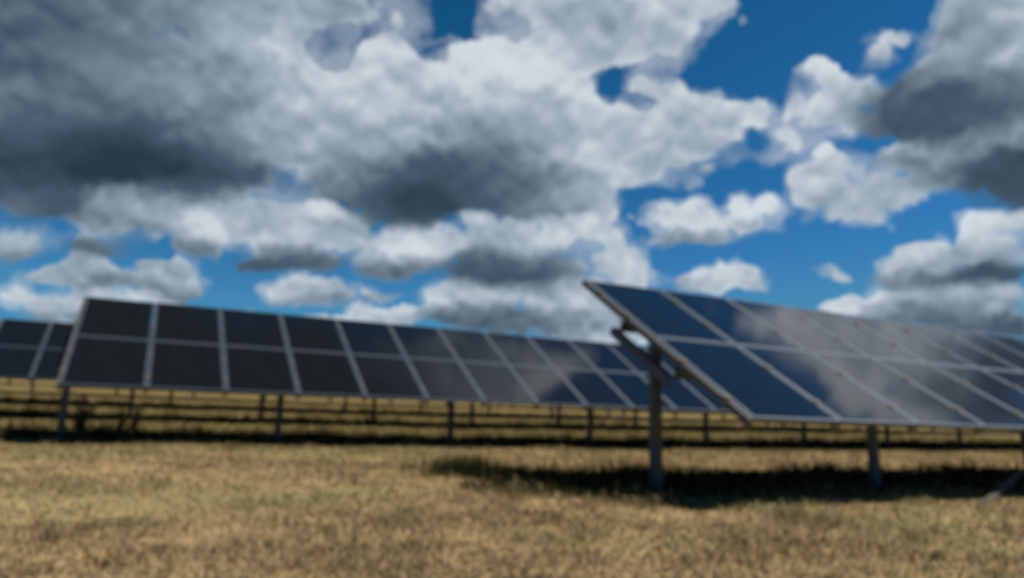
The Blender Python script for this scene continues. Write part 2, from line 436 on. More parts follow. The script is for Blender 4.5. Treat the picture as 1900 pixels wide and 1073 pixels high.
    (0.4545, 0.4605, 0.0114, 0.0067, -0.677, 0.85, 0.86),
    (0.4744, 0.4473, 0.0093, 0.0057, -0.7, 0.85, 0.8),
    (0.4469, 0.5268, 0.0124, 0.0094, -0.648, 0.85, 0.74),
    (0.4655, 0.5091, 0.0122, 0.0072, -0.671, 0.85, 0.72),
    (0.2275, 0.5487, 0.0106, 0.0073, -0.457, 0.85, 1.0),
    (0.2469, 0.5389, 0.0106, 0.0073, -0.476, 0.85, 1.0),
    (0.2651, 0.5424, 0.0098, 0.0075, -0.488, 0.85, 1.0),
    (0.2857, 0.5393, 0.0108, 0.0085, -0.506, 0.85, 0.98),
    (0.3111, 0.5385, 0.012, 0.0087, -0.527, 0.85, 0.98),
    (0.3343, 0.5331, 0.012, 0.0088, -0.548, 0.85, 0.96),
    (0.0685, 0.6078, 0.0107, 0.0098, -0.309, 0.85, 1.0),
    (0.0933, 0.6457, 0.0124, 0.0086, -0.307, 0.85, 0.94),
    (0.1175, 0.6251, 0.0114, 0.0095, -0.337, 0.85, 0.84),
    (0.147, 0.5918, 0.0123, 0.0092, -0.376, 0.85, 0.9),
    (0.1616, 0.576, 0.0094, 0.0072, -0.394, 0.85, 0.85),
    (0.5012, 0.3404, 0.0062, 0.005, -0.753, 0.85, 0.8),
    (0.5085, 0.3536, 0.0064, 0.006, -0.757, 0.85, 0.78),
    (0.5132, 0.3375, 0.0047, 0.005, -0.766, 0.85, 0.76),
    (0.3975, 0.4057, 0.0069, 0.0059, -0.642, 0.85, 0.8),
    (0.415, 0.4056, 0.0052, 0.0051, -0.658, 0.85, 0.7),
    (0.4764, 0.5376, 0.0085, 0.0065, -0.671, 0.85, 0.6),
    (0.4796, 0.5213, 0.0073, 0.0053, -0.68, 0.85, 0.6),
    (0.5119, 0.7284, 0.0526, 0.0119, -0.625, 1.43, 0.72),
    (0.4634, 0.751, 0.0331, 0.0093, -0.571, 1.32, 0.62),
    (0.2388, 0.845, 0.0448, 0.0078, -0.33, 1.32, 0.82),
    (0.1854, 0.865, 0.0313, 0.0065, -0.273, 1.1, 0.7),
    (0.0826, 0.8754, 0.0231, 0.0062, -0.175, 1.1, 0.7),
    (0.508, 0.2389, 0.0067, 0.0106, -0.948, -0.5, 0.3),
    (0.5302, 0.2436, 0.0124, 0.0045, -0.78, -0.5, 0.3),
    (0.5661, 0.2085, 0.0101, 0.0053, -0.821, -0.4, 0.3),
    (0.4857, 0.2752, 0.0262, 0.0031, -0.878, 0.6, 1.2),
    (0.5059, 0.2484, 0.027, 0.0036, -0.906, 0.7, 1.3),
    (0.5211, 0.2593, 0.0253, 0.0027, -0.767, 0.6, 1.2),
    (0.5276, 0.2168, 0.0284, 0.0035, -0.937, 0.7, 1.35),
    (0.5467, 0.1971, 0.0259, 0.0035, -0.962, 0.7, 1.3),
    (0.55, 0.2395, 0.0285, 0.0027, -0.759, 0.6, 1.1),
    (0.5647, 0.1777, 0.0225, 0.0034, -0.828, 0.6, 1.3),
    (0.5139, 0.2039, 0.02, 0.0026, -0.93, -0.5, 0.3),
    (0.5597, 0.2145, 0.0239, 0.0026, -0.91, -0.5, 0.3),
    (0.4928, 0.2281, 0.0208, 0.0031, -0.94, -0.4, 0.3),
    (0.5848, 0.2042, 0.027, 0.0035, -0.878, 0.5, 0.9),
    (0.2079, 0.5285, 0.0157, 0.0217, -0.45, -0.8, 0.6),
    (0.3562, 0.5165, 0.0109, 0.0193, -0.573, -0.6, 0.6),
    (0.3897, 0.5118, 0.015, 0.0079, -0.603, -0.5, 0.6),
    (0.0955, 0.578, 0.0111, 0.004, 0.005, -0.25, 0.6),
    (0.1123, 0.7252, 0.0084, 0.0119, -0.281, -0.5, 0.6),
    (0.1319, 0.6969, 0.0187, 0.0074, -0.312, -0.35, 0.6),
    (0.4556, 0.3977, 0.0472, 0.0262, -0.696, -0.8, 0.6),
    (0.0867, 0.7049, 0.017, 0.0062, -0.271, -0.3, 0.6),
    (0.0892, 0.8492, 0.0512, 0.0243, -0.195, -0.5, 0.6),
    (-0.0883, 0.8007, 0.0089, 0.0062, 0.35, -0.5, 0.6),
    (0.0106, 0.8139, 0.0061, 0.0124, -0.144, -0.6, 0.6),
    (0.0703, 0.8153, 0.0087, 0.0093, -0.196, -0.6, 0.6),
    (0.2053, 0.7453, 0.0081, 0.0117, -0.349, -0.5, 0.6),
    (0.0576, 0.8308, 0.038, 0.007, -0.177, -0.5, 0.6),
    (0.63, 0.4794, 0.0349, 0.022, -0.841, -0.6, 0.6),
    (0.6356, 0.5627, 0.0504, 0.0205, -0.812, -0.6, 0.6),
    (0.5145, 0.609, 0.0349, 0.0107, -0.678, -0.5, 0.6),
    (0.4746, 0.5355, 0.0264, 0.0086, -0.67, -0.4, 0.6),
    (0.444, 0.5793, 0.0276, 0.0067, -0.626, -0.4, 0.6),
    (0.4994, 0.3201, 0.015, 0.0199, -0.756, -0.4, 0.6),
    (0.4722, 0.2729, 0.0116, 0.0219, -1.255, 1, 1.1),
    (0.4937, 0.2507, 0.023, 0.0178, -0.931, 1, 0.88),
    (0.4912, 0.2813, 0.0214, 0.0092, -0.458, 0.8, 0.6),
    (0.5149, 0.2239, 0.0232, 0.0235, -1.053, 1, 0.88),
    (0.5343, 0.2613, 0.0371, 0.0165, -0.396, 1, 0.85),
    (0.5289, 0.1987, 0.0238, 0.0173, -0.983, 1, 0.88),
    (0.5477, 0.2307, 0.0224, 0.0152, -0.605, 1, 0.88),
    (0.5542, 0.1822, 0.0226, 0.0122, -0.617, 1, 0.88),
    (0.5756, 0.243, 0.0356, 0.0118, -0.426, 1, 0.72),
    (0.5749, 0.211, 0.0273, 0.0175, -0.828, 1, 0.75),
    (0.5833, 0.1867, 0.0301, 0.0173, -0.843, 1, 0.34),
    (0.6083, 0.2167, 0.0338, 0.0134, -0.45, 1, 0.34),
    (0.6183, 0.1871, 0.029, 0.0218, -0.669, 1, 0.24),
    (0.6371, 0.2094, 0.0256, 0.0177, -0.258, 1, 0.24),
    (0.6099, 0.1627, 0.0251, 0.0128, -0.242, 1, 0.34),
    (0.5448, 0.2078, 0.0055, 0.007, -0.211, -0.9, 0.3),
    (0.4938, 0.2145, 0.0065, 0.0096, -0.187, -0.5, 0.3),
    (0.5041, 0.1905, 0.0095, 0.0052, -0.965, 0.5, 0.7),
    (0.1544, 0.2629, 0.0199, 0.0142, -0.369, 0.9, 0.42),
    (0.1704, 0.2828, 0.0163, 0.0081, -0.54, 0.7, 0.4),
    (0.1945, 0.2617, 0.0285, 0.0204, -0.039, 1, 0.5),
    (0.2199, 0.2814, 0.0294, 0.0126, -0.215, 1, 0.5),
    (0.2355, 0.2555, 0.0334, 0.0191, -0.061, 1, 0.7),
    (0.2615, 0.2665, 0.0255, 0.0152, -0.068, 1, 0.75),
    (0.2768, 0.2442, 0.0169, 0.01, 0.261, 1, 1.15),
    (0.2949, 0.2553, 0.0154, 0.0085, 0.518, 1, 1.1),
    (0.3004, 0.2678, 0.0173, 0.0078, -0.086, 0.9, 0.62),
    (0.3157, 0.2686, 0.0061, 0.0069, -0.092, 0.6, 0.7),
    (0.0025, 0.2755, 0.1243, 0.0409, -0.43, 1.2, 0.02),
    (0.1235, 0.2634, 0.0526, 0.032, -0.483, 1.2, 0.06),
    (0.094, 0.59, 0.0187, 0.0125, -0.337, 0.5, 0.64),
    (0.1022, 0.5688, 0.0168, 0.0081, -0.354, 0.5, 0.66),
    (0.3009, 0.2314, 0.0169, 0.0058, 0.159, -0.7, 0.2),
    (0.3402, 0.2931, 0.0413, 0.0339, -0.617, -0.5, 0.2),
    (0.3426, 0.2148, 0.0318, 0.0227, -0.626, -0.8, 0.2),
]
# ---------------------------------------------------------------- sky
SUN = Vector((0.58, -0.24, 1.0)).normalized()
SUN_EL = math.asin(SUN.z); SUN_AZ = math.atan2(SUN.x, SUN.y)
SKY_STRENGTH = 0.065

world = bpy.data.worlds.new("World"); S.world = world; world.use_nodes = True
W = NT(world.node_tree)
bg = W.n['Background']
dirv = W.new('ShaderNodeTexCoord').outputs['Generated']
sky = W.new('ShaderNodeTexSky', sky_type='NISHITA', sun_disc=False)
sky.sun_elevation = SUN_EL; sky.sun_rotation = SUN_AZ
sky.altitude = 100; sky.air_density = 1.0; sky.dust_density = 0.0; sky.ozone_density = 2.5
# the whole sky dome as a map centred on the zenith (conformal, so clouds keep their shape)
sp = W.new('ShaderNodeSeparateXYZ'); W.link(dirv, sp.inputs[0])
den = W.math('ADD', W.math('MAXIMUM', sp.outputs[2], -0.3), 1.0)
cx = W.math('DIVIDE', sp.outputs[0], den); cy = W.math('DIVIDE', sp.outputs[1], den)
cb = W.new('ShaderNodeCombineXYZ'); W.link(cx, cb.inputs[0]); W.link(cy, cb.inputs[1])
P0 = cb.outputs[0]
# billowing edges: the map is bent by noise before the cloud masses are looked up
wn1 = W.noise(P0, 8.0, 2, .5, out=1)
wn2 = W.noise(P0, 26.0, 3, .6, out=1)
w1 = W.vmath('MULTIPLY_ADD', wn1, (WARP1, WARP1, 0), (-WARP1/2, -WARP1/2, 0)).outputs[0]
w2 = W.vmath('MULTIPLY_ADD', wn2, (WARP2, WARP2, 0), (-WARP2/2, -WARP2/2, 0)).outputs[0]
wn3 = W.noise(P0, 70.0, 2, .6, out=1)
w3 = W.vmath('MULTIPLY_ADD', wn3, (WARP3, WARP3, 0), (-WARP3/2, -WARP3/2, 0)).outputs[0]
P1 = W.vmath('ADD', W.vmath('ADD', W.vmath('ADD', P0, w1).outputs[0], w2).outputs[0], w3).outputs[0]
OX, OY = 0.35, 0.55
Pc = W.vmath('SUBTRACT', P1, (OX, OY, 0)).outputs[0]
s1 = W.new('ShaderNodeSeparateXYZ'); W.link(Pc, s1.inputs[0])
lin = W.new('ShaderNodeCombineXYZ'); W.link(s1.outputs[0], lin.inputs[0]); W.link(s1.outputs[1], lin.inputs[1]); lin.inputs[2].default_value = 1.0
quad = W.new('ShaderNodeCombineXYZ')
W.link(W.math('MULTIPLY', s1.outputs[0], s1.outputs[0]), quad.inputs[0])
W.link(W.math('MULTIPLY', s1.outputs[0], s1.outputs[1]), quad.inputs[1])
W.link(W.math('MULTIPLY', s1.outputs[1], s1.outputs[1]), quad.inputs[2])
LV, QV = lin.outputs[0], quad.outputs[0]
# cauliflower puffs, sampled again a little towards the light: sunlit tops, shaded undersides
def puffs(vec):
    v = W.new('ShaderNodeTexVoronoi', voronoi_dimensions='2D', feature='SMOOTH_F1')
    W.link(vec, v.inputs['Vector']); v.inputs['Scale'].default_value = PUFF_SCALE
    v.inputs['Detail'].default_value = 1.0; v.inputs['Roughness'].default_value = .5; v.inputs['Smoothness'].default_value = .35
    return v.outputs['Distance']
up = W.vmath('NORMALIZE', P0).outputs[0]
Pb = W.vmath('ADD', P0, W.vmath('SCALE', w2).outputs[0]).outputs[0]
Pb.node.inputs[1].links[0].from_node.inputs['Scale'].default_value = 1.3
Pup = W.vmath('MULTIPLY_ADD', up, (-.011, -.011, 0), Pb).outputs[0]
p1, p2 = puffs(Pb), puffs(Pup)
f1 = W.noise(P0, 16.0, 6, .62)
g2 = W.noise(W.vmath('MULTIPLY_ADD', up, (-.016, -.016, 0), P0).outputs[0], 16.0, 3, .62)
relief = W.math('ADD', W.math('MULTIPLY', W.math('SUBTRACT', p2, p1), RELIEF_PUFF), W.math('MULTIPLY', W.math('SUBTRACT', f1, g2), RELIEF))
wisp = W.noise(P0, 5.0, 2, .5)
edge = W.math('ADD', W.math('MULTIPLY_ADD', f1, EDGE_NOISE, -EDGE_NOISE*.5), W.math('MULTIPLY_ADD', p1, -PUFF_EDGE, PUFF_EDGE*.42))
# edges are crisp in some places and fray into veils in others
wn2s = W.math('MULTIPLY_ADD', W.noise(P1, 20.0, 5, .65), 2.4, -1.2)
lo = W.math('MINIMUM', W.math('MULTIPLY_ADD', wisp, -1.6, T0 + .8), T1 - .12)
big = W.math('MULTIPLY_ADD', W.noise(P0, 7.0, 4, .6), MOTTLE, -MOTTLE*.5)
k = 1.0/SKY_STRENGTH
def cc(r, g, b):
    c = srgb(r, g, b); return tuple(v*CLOUD_GAIN for v in c)
# deep polarised blue: the sky's own gradient, steepened
gain = SKY_STRENGTH*2**EXPOSURE
ss = W.new('ShaderNodeSeparateXYZ'); W.link(sky.outputs[0], ss.inputs[0])
sc_ = W.new('ShaderNodeCombineXYZ')
for i, (pw, ml) in enumerate(SKY_CURVE):
    W.link(W.math('MULTIPLY', W.math('POWER', W.math('MINIMUM', W.math('MULTIPLY', ss.outputs[i], gain), SKY_TOP[i]), pw), ml/gain), sc_.inputs[i])
skc = sc_.outputs[0]
SHARED = [('lin', 'NodeSocketVector', LV), ('quad', 'NodeSocketVector', QV), ('edge', 'NodeSocketFloat', edge), ('relief', 'NodeSocketFloat', relief),
          ('big', 'NodeSocketFloat', big), ('lo', 'NodeSocketFloat', lo), ('fray', 'NodeSocketFloat', wn2s), ('blue', 'NodeSocketVector', skc)]
def cloud_sector(clouds):
    """The clouds of one sector of the sky, over the blue, as a node group."""
    tree = bpy.data.node_groups.new('cloud_sector', 'ShaderNodeTree')
    for nm, st_, _ in SHARED: tree.interface.new_socket(name=nm, in_out='INPUT', socket_type=st_)
    tree.interface.new_socket(name='sky', in_out='OUTPUT', socket_type='NodeSocketShader')
    W = NT(tree)
    gi = W.new('NodeGroupInput'); go = W.new('NodeGroupOutput')
    LV, QV, edge, relief, big, lo, wn2s, skc = [gi.outputs[i] for i in range(8)]
    acc = None; lv, qv = LV, QV
    for ci, (x, y, a, b_, th, s, br) in enumerate(clouds):
        if ci and ci % 40 == 0:                      # evaluate the masses in batches (keeps the shader's working memory small)
            z = W.new('ShaderNodeCombineXYZ'); W.link(W.math('MULTIPLY', acc[0], 1e-12), z.inputs[0])
            lv = W.vmath('ADD', LV, z.outputs[0]).outputs[0]; qv = W.vmath('ADD', QV, z.outputs[0]).outputs[0]
        x -= OX; y -= OY
        c_, s_ = math.cos(th), math.sin(th)
        A = c_*c_/a**2 + s_*s_/b_**2
        Cq = s_*s_/a**2 + c_*c_/b_**2
        B = c_*s_*(1/a**2 - 1/b_**2)
        q = (-A/3, -2*B/3, -Cq/3)
        l = (2*(A*x + B*y)/3, 2*(B*x + Cq*y)/3, 1 - (A*x*x + 2*B*x*y + Cq*y*y)/3)
        e = W.math('ADD', W.vmath('DOT_PRODUCT', qv, q).outputs['Value'], W.vmath('DOT_PRODUCT', lv, l).outputs['Value'])
        e = W.math('MAXIMUM', e, 0.0); g = W.math('MULTIPLY', e, e)
        if acc is None: acc = [0.0, .006, .01]
        acc[0] = W.math('MULTIPLY_ADD', g, s, acc[0])
        if s > 0:
            acc[1] = W.math('MULTIPLY_ADD', g, br*s, acc[1])
            acc[2] = W.math('MULTIPLY_ADD', g, s, acc[2])
    D = acc[0]
    Bv = W.math('DIVIDE', acc[1], acc[2])
    calm = W.new('ShaderNodeMapRange', interpolation_type='SMOOTHSTEP'); W.link(Bv, calm.inputs['Value'])
    for nm, vv in (('From Min', .05), ('From Max', .6), ('To Min', .22), ('To Max', 1.0)): calm.inputs[nm].default_value = vv
    Dn = W.math('ADD', D, edge)
    mr = W.new('ShaderNodeMapRange', interpolation_type='SMOOTHSTEP')
    W.link(Dn, mr.inputs['Value']); W.link(lo, mr.inputs['From Min']); mr.inputs['From Max'].default_value = T1
    veil = W.math('MULTIPLY', W.math('MULTIPLY_ADD', W.math('ADD', D, wn2s), 1.5, -.12, clamp=True), W.math('MULTIPLY', W.math('MULTIPLY', D, 5.0, clamp=True), VEIL))
    alpha = W.math('MAXIMUM', mr.outputs[0], veil)
    Bn = W.math('ADD', W.math('MULTIPLY_ADD', Bv, CONTRAST, .5 - .5*CONTRAST + LIFT), W.math('MULTIPLY', relief, calm.outputs[0]))
    rim = W.new('ShaderNodeMapRange', interpolation_type='SMOOTHSTEP'); W.link(Dn, rim.inputs['Value'])
    for nm, vv in (('From Min', .3), ('From Max', 1.25), ('To Min', RIM), ('To Max', 0.0)): rim.inputs[nm].default_value = vv
    Bn = W.math('ADD', Bn, W.math('MULTIPLY', rim.outputs[0], calm.outputs[0]))
    Bn = W.math('MULTIPLY', W.math('ADD', Bn, big), 0.64, clamp=True)
    cl = W.ramp(Bn, [(0.0, cc(41, 58, 73)), (0.16, cc(73, 91, 109)), (0.32, cc(118, 134, 148)), (0.48, cc(160, 176, 190)), (0.64, cc(205, 214, 221)), (1.0, cc(232, 241, 250))])
    cl = W.vmath('MULTIPLY', cl, (k, k, k)).outputs[0]
    b2 = W.new('ShaderNodeBackground'); b2.inputs['Strength'].default_value = SKY_STRENGTH
    W.link(W.mix(alpha, skc, cl), b2.inputs['Color'])
    W.link(b2.outputs[0], go.inputs[0])
    return tree

# the sky is looked up in sectors of azimuth, so that only the clouds near a direction are worked out for it
EDGES = [math.radians(v) for v in SECTORS]
def side(az):
    n = (math.cos(az), -math.sin(az))
    return n, W.math('GREATER_THAN', W.vmath('DOT_PRODUCT', P1, (n[0], n[1], 0)).outputs['Value'], 0.0)
def split(clouds, edges):
    if not edges:
        gn = W.new('ShaderNodeGroup'); gn.node_tree = cloud_sector(clouds)
        for i, (_, _, sock) in enumerate(SHARED): W.link(sock, gn.inputs[i])
        return gn.outputs[0]
    m_ = len(edges)//2
    n, fac = side(edges[m_])
    L, R = [], []
    for c in clouds:
        d = c[0]*n[0] + c[1]*n[1]
        ux = (math.cos(c[4]), math.sin(c[4])); uy = (-ux[1], ux[0])
        ext = 1.75*math.hypot(c[2]*(ux[0]*n[0] + ux[1]*n[1]), c[3]*(uy[0]*n[0] + uy[1]*n[1]))
        if d - ext < 0: L.append(c)
        if d + ext > 0: R.append(c)
    mx = W.new('ShaderNodeMixShader'); W.link(fac, mx.inputs[0])
    W.link(split(L, edges[:m_]), mx.inputs[1]); W.link(split(R, edges[m_+1:]), mx.inputs[2])
    return mx.outputs[0]
W.n.remove(bg)
W.link(split(CLOUDS, EDGES), W.n['World Output'].inputs['Surface'])
world.cycles.sampling_method = 'MANUAL'
world.cycles.sample_map_resolution = 512

sun = bpy.data.lights.new('sun', 'SUN'); sun.energy = SUN_POWER; sun.angle = math.radians(0.53); sun.color = (1.0, .955, .88)
so = bpy.data.objects.new('sun', sun); COL.objects.link(so)
so.rotation_euler = (-SUN).to_track_quat('-Z', 'Y').to_euler(); so.location = (0, 0, 60)
# ---------------------------------------------------------------- ground
def grid_axis(a, b, near, n0, n1):
    pass
xs = np.concatenate([np.linspace(-600, -45, 18), np.linspace(-40, -8, 20), np.arange(-7, 30, .22), np.linspace(31, 70, 22), np.linspace(80, 700, 18)])
ys = np.concatenate([np.linspace(-300, -12, 10), np.arange(-8, 1, .5), np.arange(1, 16, .18), np.arange(16, 45, .6), np.linspace(46, 150, 40), np.linspace(160, 600, 14)])
GX, GY = np.meshgrid(xs, ys)
GZ = ground_z(GX, GY)
V = np.stack([GX*U, GY*U, GZ*U], -1).reshape(-1, 3)
nx, ny = len(xs), len(ys)
ii = (np.arange(ny-1)[:, None]*nx + np.arange(nx-1)[None, :]).reshape(-1)
F = np.stack([ii, ii+1, ii+nx+1, ii+nx], -1)
def np_mesh(name, V, F, mats, smooth=True):
    me = bpy.data.meshes.new(name)
    me.vertices.add(len(V)); me.vertices.foreach_set('co', V.astype(np.float32).ravel())
    k = F.shape[1]
    me.loops.add(F.size); me.loops.foreach_set('vertex_index', F.astype(np.int32).ravel())
    me.polygons.add(len(F)); me.polygons.foreach_set('loop_start', (np.arange(len(F))*k).astype(np.int32))
    me.polygons.foreach_set('loop_total', np.full(len(F), k, np.int32))
    me.update(); me.validate()
    if smooth: me.polygons.foreach_set('use_smooth', np.ones(len(F), bool))
    for m in mats: me.materials.append(m)
    return me
m, t, b = material('dry_field_soil')
tc = t.new('ShaderNodeTexCoord').outputs['Object']
n1 = t.noise(tc, .7, 5, .6); n2 = t.noise(tc, 6.0, 6, .65); n3 = t.noise(tc, 45.0, 3, .6)
c = t.ramp(n1, [(0.30, (0.231, 0.173, 0.060)), (0.5, (0.351, 0.224, 0.096)), (0.7, (0.429, 0.266, 0.122))])
c2 = t.ramp(n2, [(0.3, (0.209, 0.152, 0.062)), (0.62, (0.460, 0.314, 0.155))])
c = t.mix(.5, c, c2)
c = t.mix(t.math('MULTIPLY', n3, .4), c, (0.539, 0.386, 0.208))
# beyond the first aisle the sward is greener and ranker
sy = t.new('ShaderNodeSeparateXYZ'); t.link(tc, sy.inputs[0])
mr = t.new('ShaderNodeMapRange'); t.link(sy.outputs[1], mr.inputs['Value'])
mr.inputs['From Min'].default_value = 9.5; mr.inputs['From Max'].default_value = 15.5
c = t.mix(mr.outputs[0], c, t.mix(1.0, c, (.46, .49, .39), 'MULTIPLY'))
t.link(c, b.inputs['Base Color']); b.inputs['Roughness'].default_value = .95
b.inputs['Specular IOR Level'].default_value = .1
bp = t.new('ShaderNodeBump'); bp.inputs['Strength'].default_value = .9; bp.inputs['Distance'].default_value = .05
t.link(t.math('ADD', n2, t.math('MULTIPLY', n3, .5)), bp.inputs['Height']); t.link(bp.outputs[0], b.inputs['Normal'])
g = obj('ground', np_mesh('ground', V, F, [m])); tag(g, kind='structure')

# ---------------------------------------------------------------- solar arrays
TILT = math.radians(31.76)
YB, ZB = 4.119, 0.0752            # lower edge of the nearest array (module widths)
SL = 2.7857                       # slope length of two modules
NC = 24
ROWS = [(0.0, 0.0, 4.179), (6.724, .2274, -.949), (14.153, .521, -3.129), (21.5, .86, -5.0), (28.9, 1.32, -6.8), (36.3, 1.83, -8.6)]
PY_OFF = 1.184                    # posts stand under the middle of the table
w = U; h = SL*U/2; fw = .036*w; dep = .045*w
def module_meshes():
    gap = .004*w
    x0, x1, y0, y1 = gap, w-gap, gap, h-gap
    bm = bmesh.new()
    box(bm, x0, x0+fw, y0, y1, -dep, 0, .0015); box(bm, x1-fw, x1, y0, y1, -dep, 0, .0015)
    f2 = .029*w
    box(bm, x0+fw+.0005, x1-fw-.0005, y0, y0+f2, -dep, -.0005, .0015); box(bm, x0+fw+.0005, x1-fw-.0005, y1-f2, y1, -dep, -.0005, .0015)
    fr = mesh_from('panel_frame', bm, M_frame)
    bm = bmesh.new()
    box(bm, x0+fw+.001, x1-fw-.001, y0+f2+.001, y1-f2-.001, -.012, -.004)
    gl = mesh_from('panel_glass', bm, [M_glass, M_back])
    for p in gl.polygons:
        if p.normal.z < -.5: p.material_index = 1
    return fr, gl
FR, GL = module_meshes()
def table_frame(t, depth=0.0):
    """Point at slope distance t (metres) on the panel plane, table coordinates (post foot line at y=0, z relative to lower edge)."""
    return (-PY_OFF*U + t*math.cos(TILT) + depth*math.sin(TILT), t*math.sin(TILT) - depth*math.cos(TILT))
cw = .16*U*.8
bm = bmesh.new(); profile(bm, cee(.095*U, .075*U, .012), 'z', -2.6, 0.66*U)       # driven post, top under the panels
POST = mesh_from('post', bm, M_steel)
bm = bmesh.new(); profile(bm, cee(.06*U, .09*U, .006), 'x', -.075*U, NC*U-.02)
PURL = mesh_from('purlin', bm, M_steel)
RL = 1.02*U
bm = bmesh.new(); profile(bm, [(-.045, -.04*U), (.03, -.04*U), (.03, -.033*U), (-.036, -.033*U), (-.036, .033*U), (.03, .033*U), (.03, .04*U), (-.045, .04*U)], 'y', -RL/2, RL/2)
RAFT = mesh_from('rafter', bm, M_steel)
bm = bmesh.new(); box(bm, -.028*U, .028*U, -.035*U, .035*U, -.052*U, .010, .003)
box(bm, -.010, .010, -.010, .010, .010, .022)
CLAMP = mesh_from('clamp', bm, M_clamp)
bm = bmesh.new(); box(bm, -.05, .05, -.012, .012, -.05, .05, .004); box(bm, -.016, .016, -.03, -.012, -.016, .016, .003)
BRK = mesh_from('bracket', bm, M_steel)
bm = bmesh.new(); box(bm, -.045, .045, -.01, .05, -.055, -.0, .004); box(bm, -.012, .012, .0, .04, -.085, -.0555, .003)
CLIP = mesh_from('edge_clip', bm, M_clamp)

bm = bmesh.new(); box(bm, -.030*U, -.002, -.01*U, SL*U+.01*U, -.074*U, -.010*U, .003)
ENDR = mesh_from('end_rail', bm, M_rail)

def make_array():
    root = bpy.data.objects.new('solar_array', None); COL.objects.link(root)
    r = random.Random(3)
    for c in range(NC):
        for k in (0, 1):
            yy, zz = table_frame(k*h)
            o = obj('solar_panel', FR, root, (c*w, yy, zz), (TILT + r.gauss(0, .0016), r.gauss(0, .0016), 0))
            obj('glass', GL, o)
    for tt in (.92*U, 1.86*U):
        yy, zz = table_frame(tt, .128*U)
        obj('purlin', PURL, root, (0, yy, zz), (TILT, 0, 0))
    for i in range(9):
        x = .0 + i*2.945*U
        obj('post', POST, root, (x, 0, 0))
        yy, zz = table_frame(1.40*U, .205*U)
        obj('rafter', RAFT, root, (x - .0475*U - .031, yy, zz), (TILT, 0, 0))
        obj('bracket', BRK, root, (x + .0, -.0375*U - .013, 0.40*U), (0, 0, 0))
    yy, zz = table_frame(0)
    obj('end_rail', ENDR, root, (0, yy, zz), (TILT, 0, 0))
    for c in range(0, 15):
        for tt in (.30, .92, 1.86, 2.45):
            yy, zz = table_frame(tt*U, -.001)
            obj('clamp', CLAMP, root, (c*w + (.0 if c else -.010), yy, zz), (TILT, 0, 0))
        yy, zz = table_frame(.03*U, dep + .002)
        obj('edge_clip', CLIP, root, (c*w + (.0 if c else .02), yy, zz), (TILT, 0, 0))
    return root
proto = make_array()
KIDS = [(o, list(o.children)) for o in proto.children]
def copy_array():
    r_ = proto.copy(); COL.objects.link(r_)
    for o, gk in KIDS:
        c_ = o.copy(); COL.objects.link(c_); c_.parent = r_
        for gch in gk:
            d_ = gch.copy(); COL.objects.link(d_); d_.parent = c_
    return r_
LABELS = [
 ['nearest solar array on the right, its tilted blue glass mirroring white cloud'],
 ['dark solar array of the second row, its lower corner above a weedy post',
  'far end of the second row, seen as posts under the nearest array'],
 ['dark solar array half hidden at the left edge behind the middle row',
  'right-hand table of the third row, showing only posts beneath the panels in front'],
 ['left solar array of the fourth row, only posts showing under the middle row',
  'right solar array of the fourth row, hidden but for thin posts and shade'],
 ['left solar array of the fifth row, up the slope behind the fourth',
  'right solar array of the fifth row, up the slope and almost wholly hidden'],
 ['farthest solar array on the left, up the rising field behind five other rows',
  'farthest solar array on the right, up the rising field behind all other rows'],
]
first = True
for i, (dy, dz, x0) in enumerate(ROWS):
    for j, lab in enumerate(LABELS[i]):
        o = proto if first else copy_array(); first = False
        x = x0 + j*(NC + .35)
        dzz = dz + (.0 if j == 0 else .14 if i > 1 else .06)
        o.location = (x*U, (YB + dy + PY_OFF)*U, (ZB + dzz)*U)
        tag(o, lab, 'solar array', 'rows of solar arrays standing in the field')

# ---------------------------------------------------------------- grass and weeds
def value_noise(x, y, seed):
    r = np.random.default_rng(seed); N = 256
    G = r.random((N, N))
    xi = np.floor(x).astype(int); yi = np.floor(y).astype(int)
    fx = x - xi; fy = y - yi
    fx = fx*fx*(3-2*fx); fy = fy*fy*(3-2*fy)
    g_ = lambda a, b_: G[a % N, b_ % N]
    return (g_(xi, yi)*(1-fx)+g_(xi+1, yi)*fx)*(1-fy) + (g_(xi, yi+1)*(1-fx)+g_(xi+1, yi+1)*fx)*fy
def fbm(x, y, seed):
    return .55*value_noise(x, y, seed) + .3*value_noise(2.1*x+7, 2.1*y+3, seed+1) + .15*value_noise(4.3*x, 4.3*y+9, seed+2)

m, t, b = material('grass_blades')
at = t.new('ShaderNodeAttribute', attribute_name='tint')
t.link(at.outputs['Color'], b.inputs['Base Color']); b.inputs['Roughness'].default_value = .75
b.inputs['Specular IOR Level'].default_value = .04
b.inputs['Subsurface Weight'].default_value = 0
M_grass = m

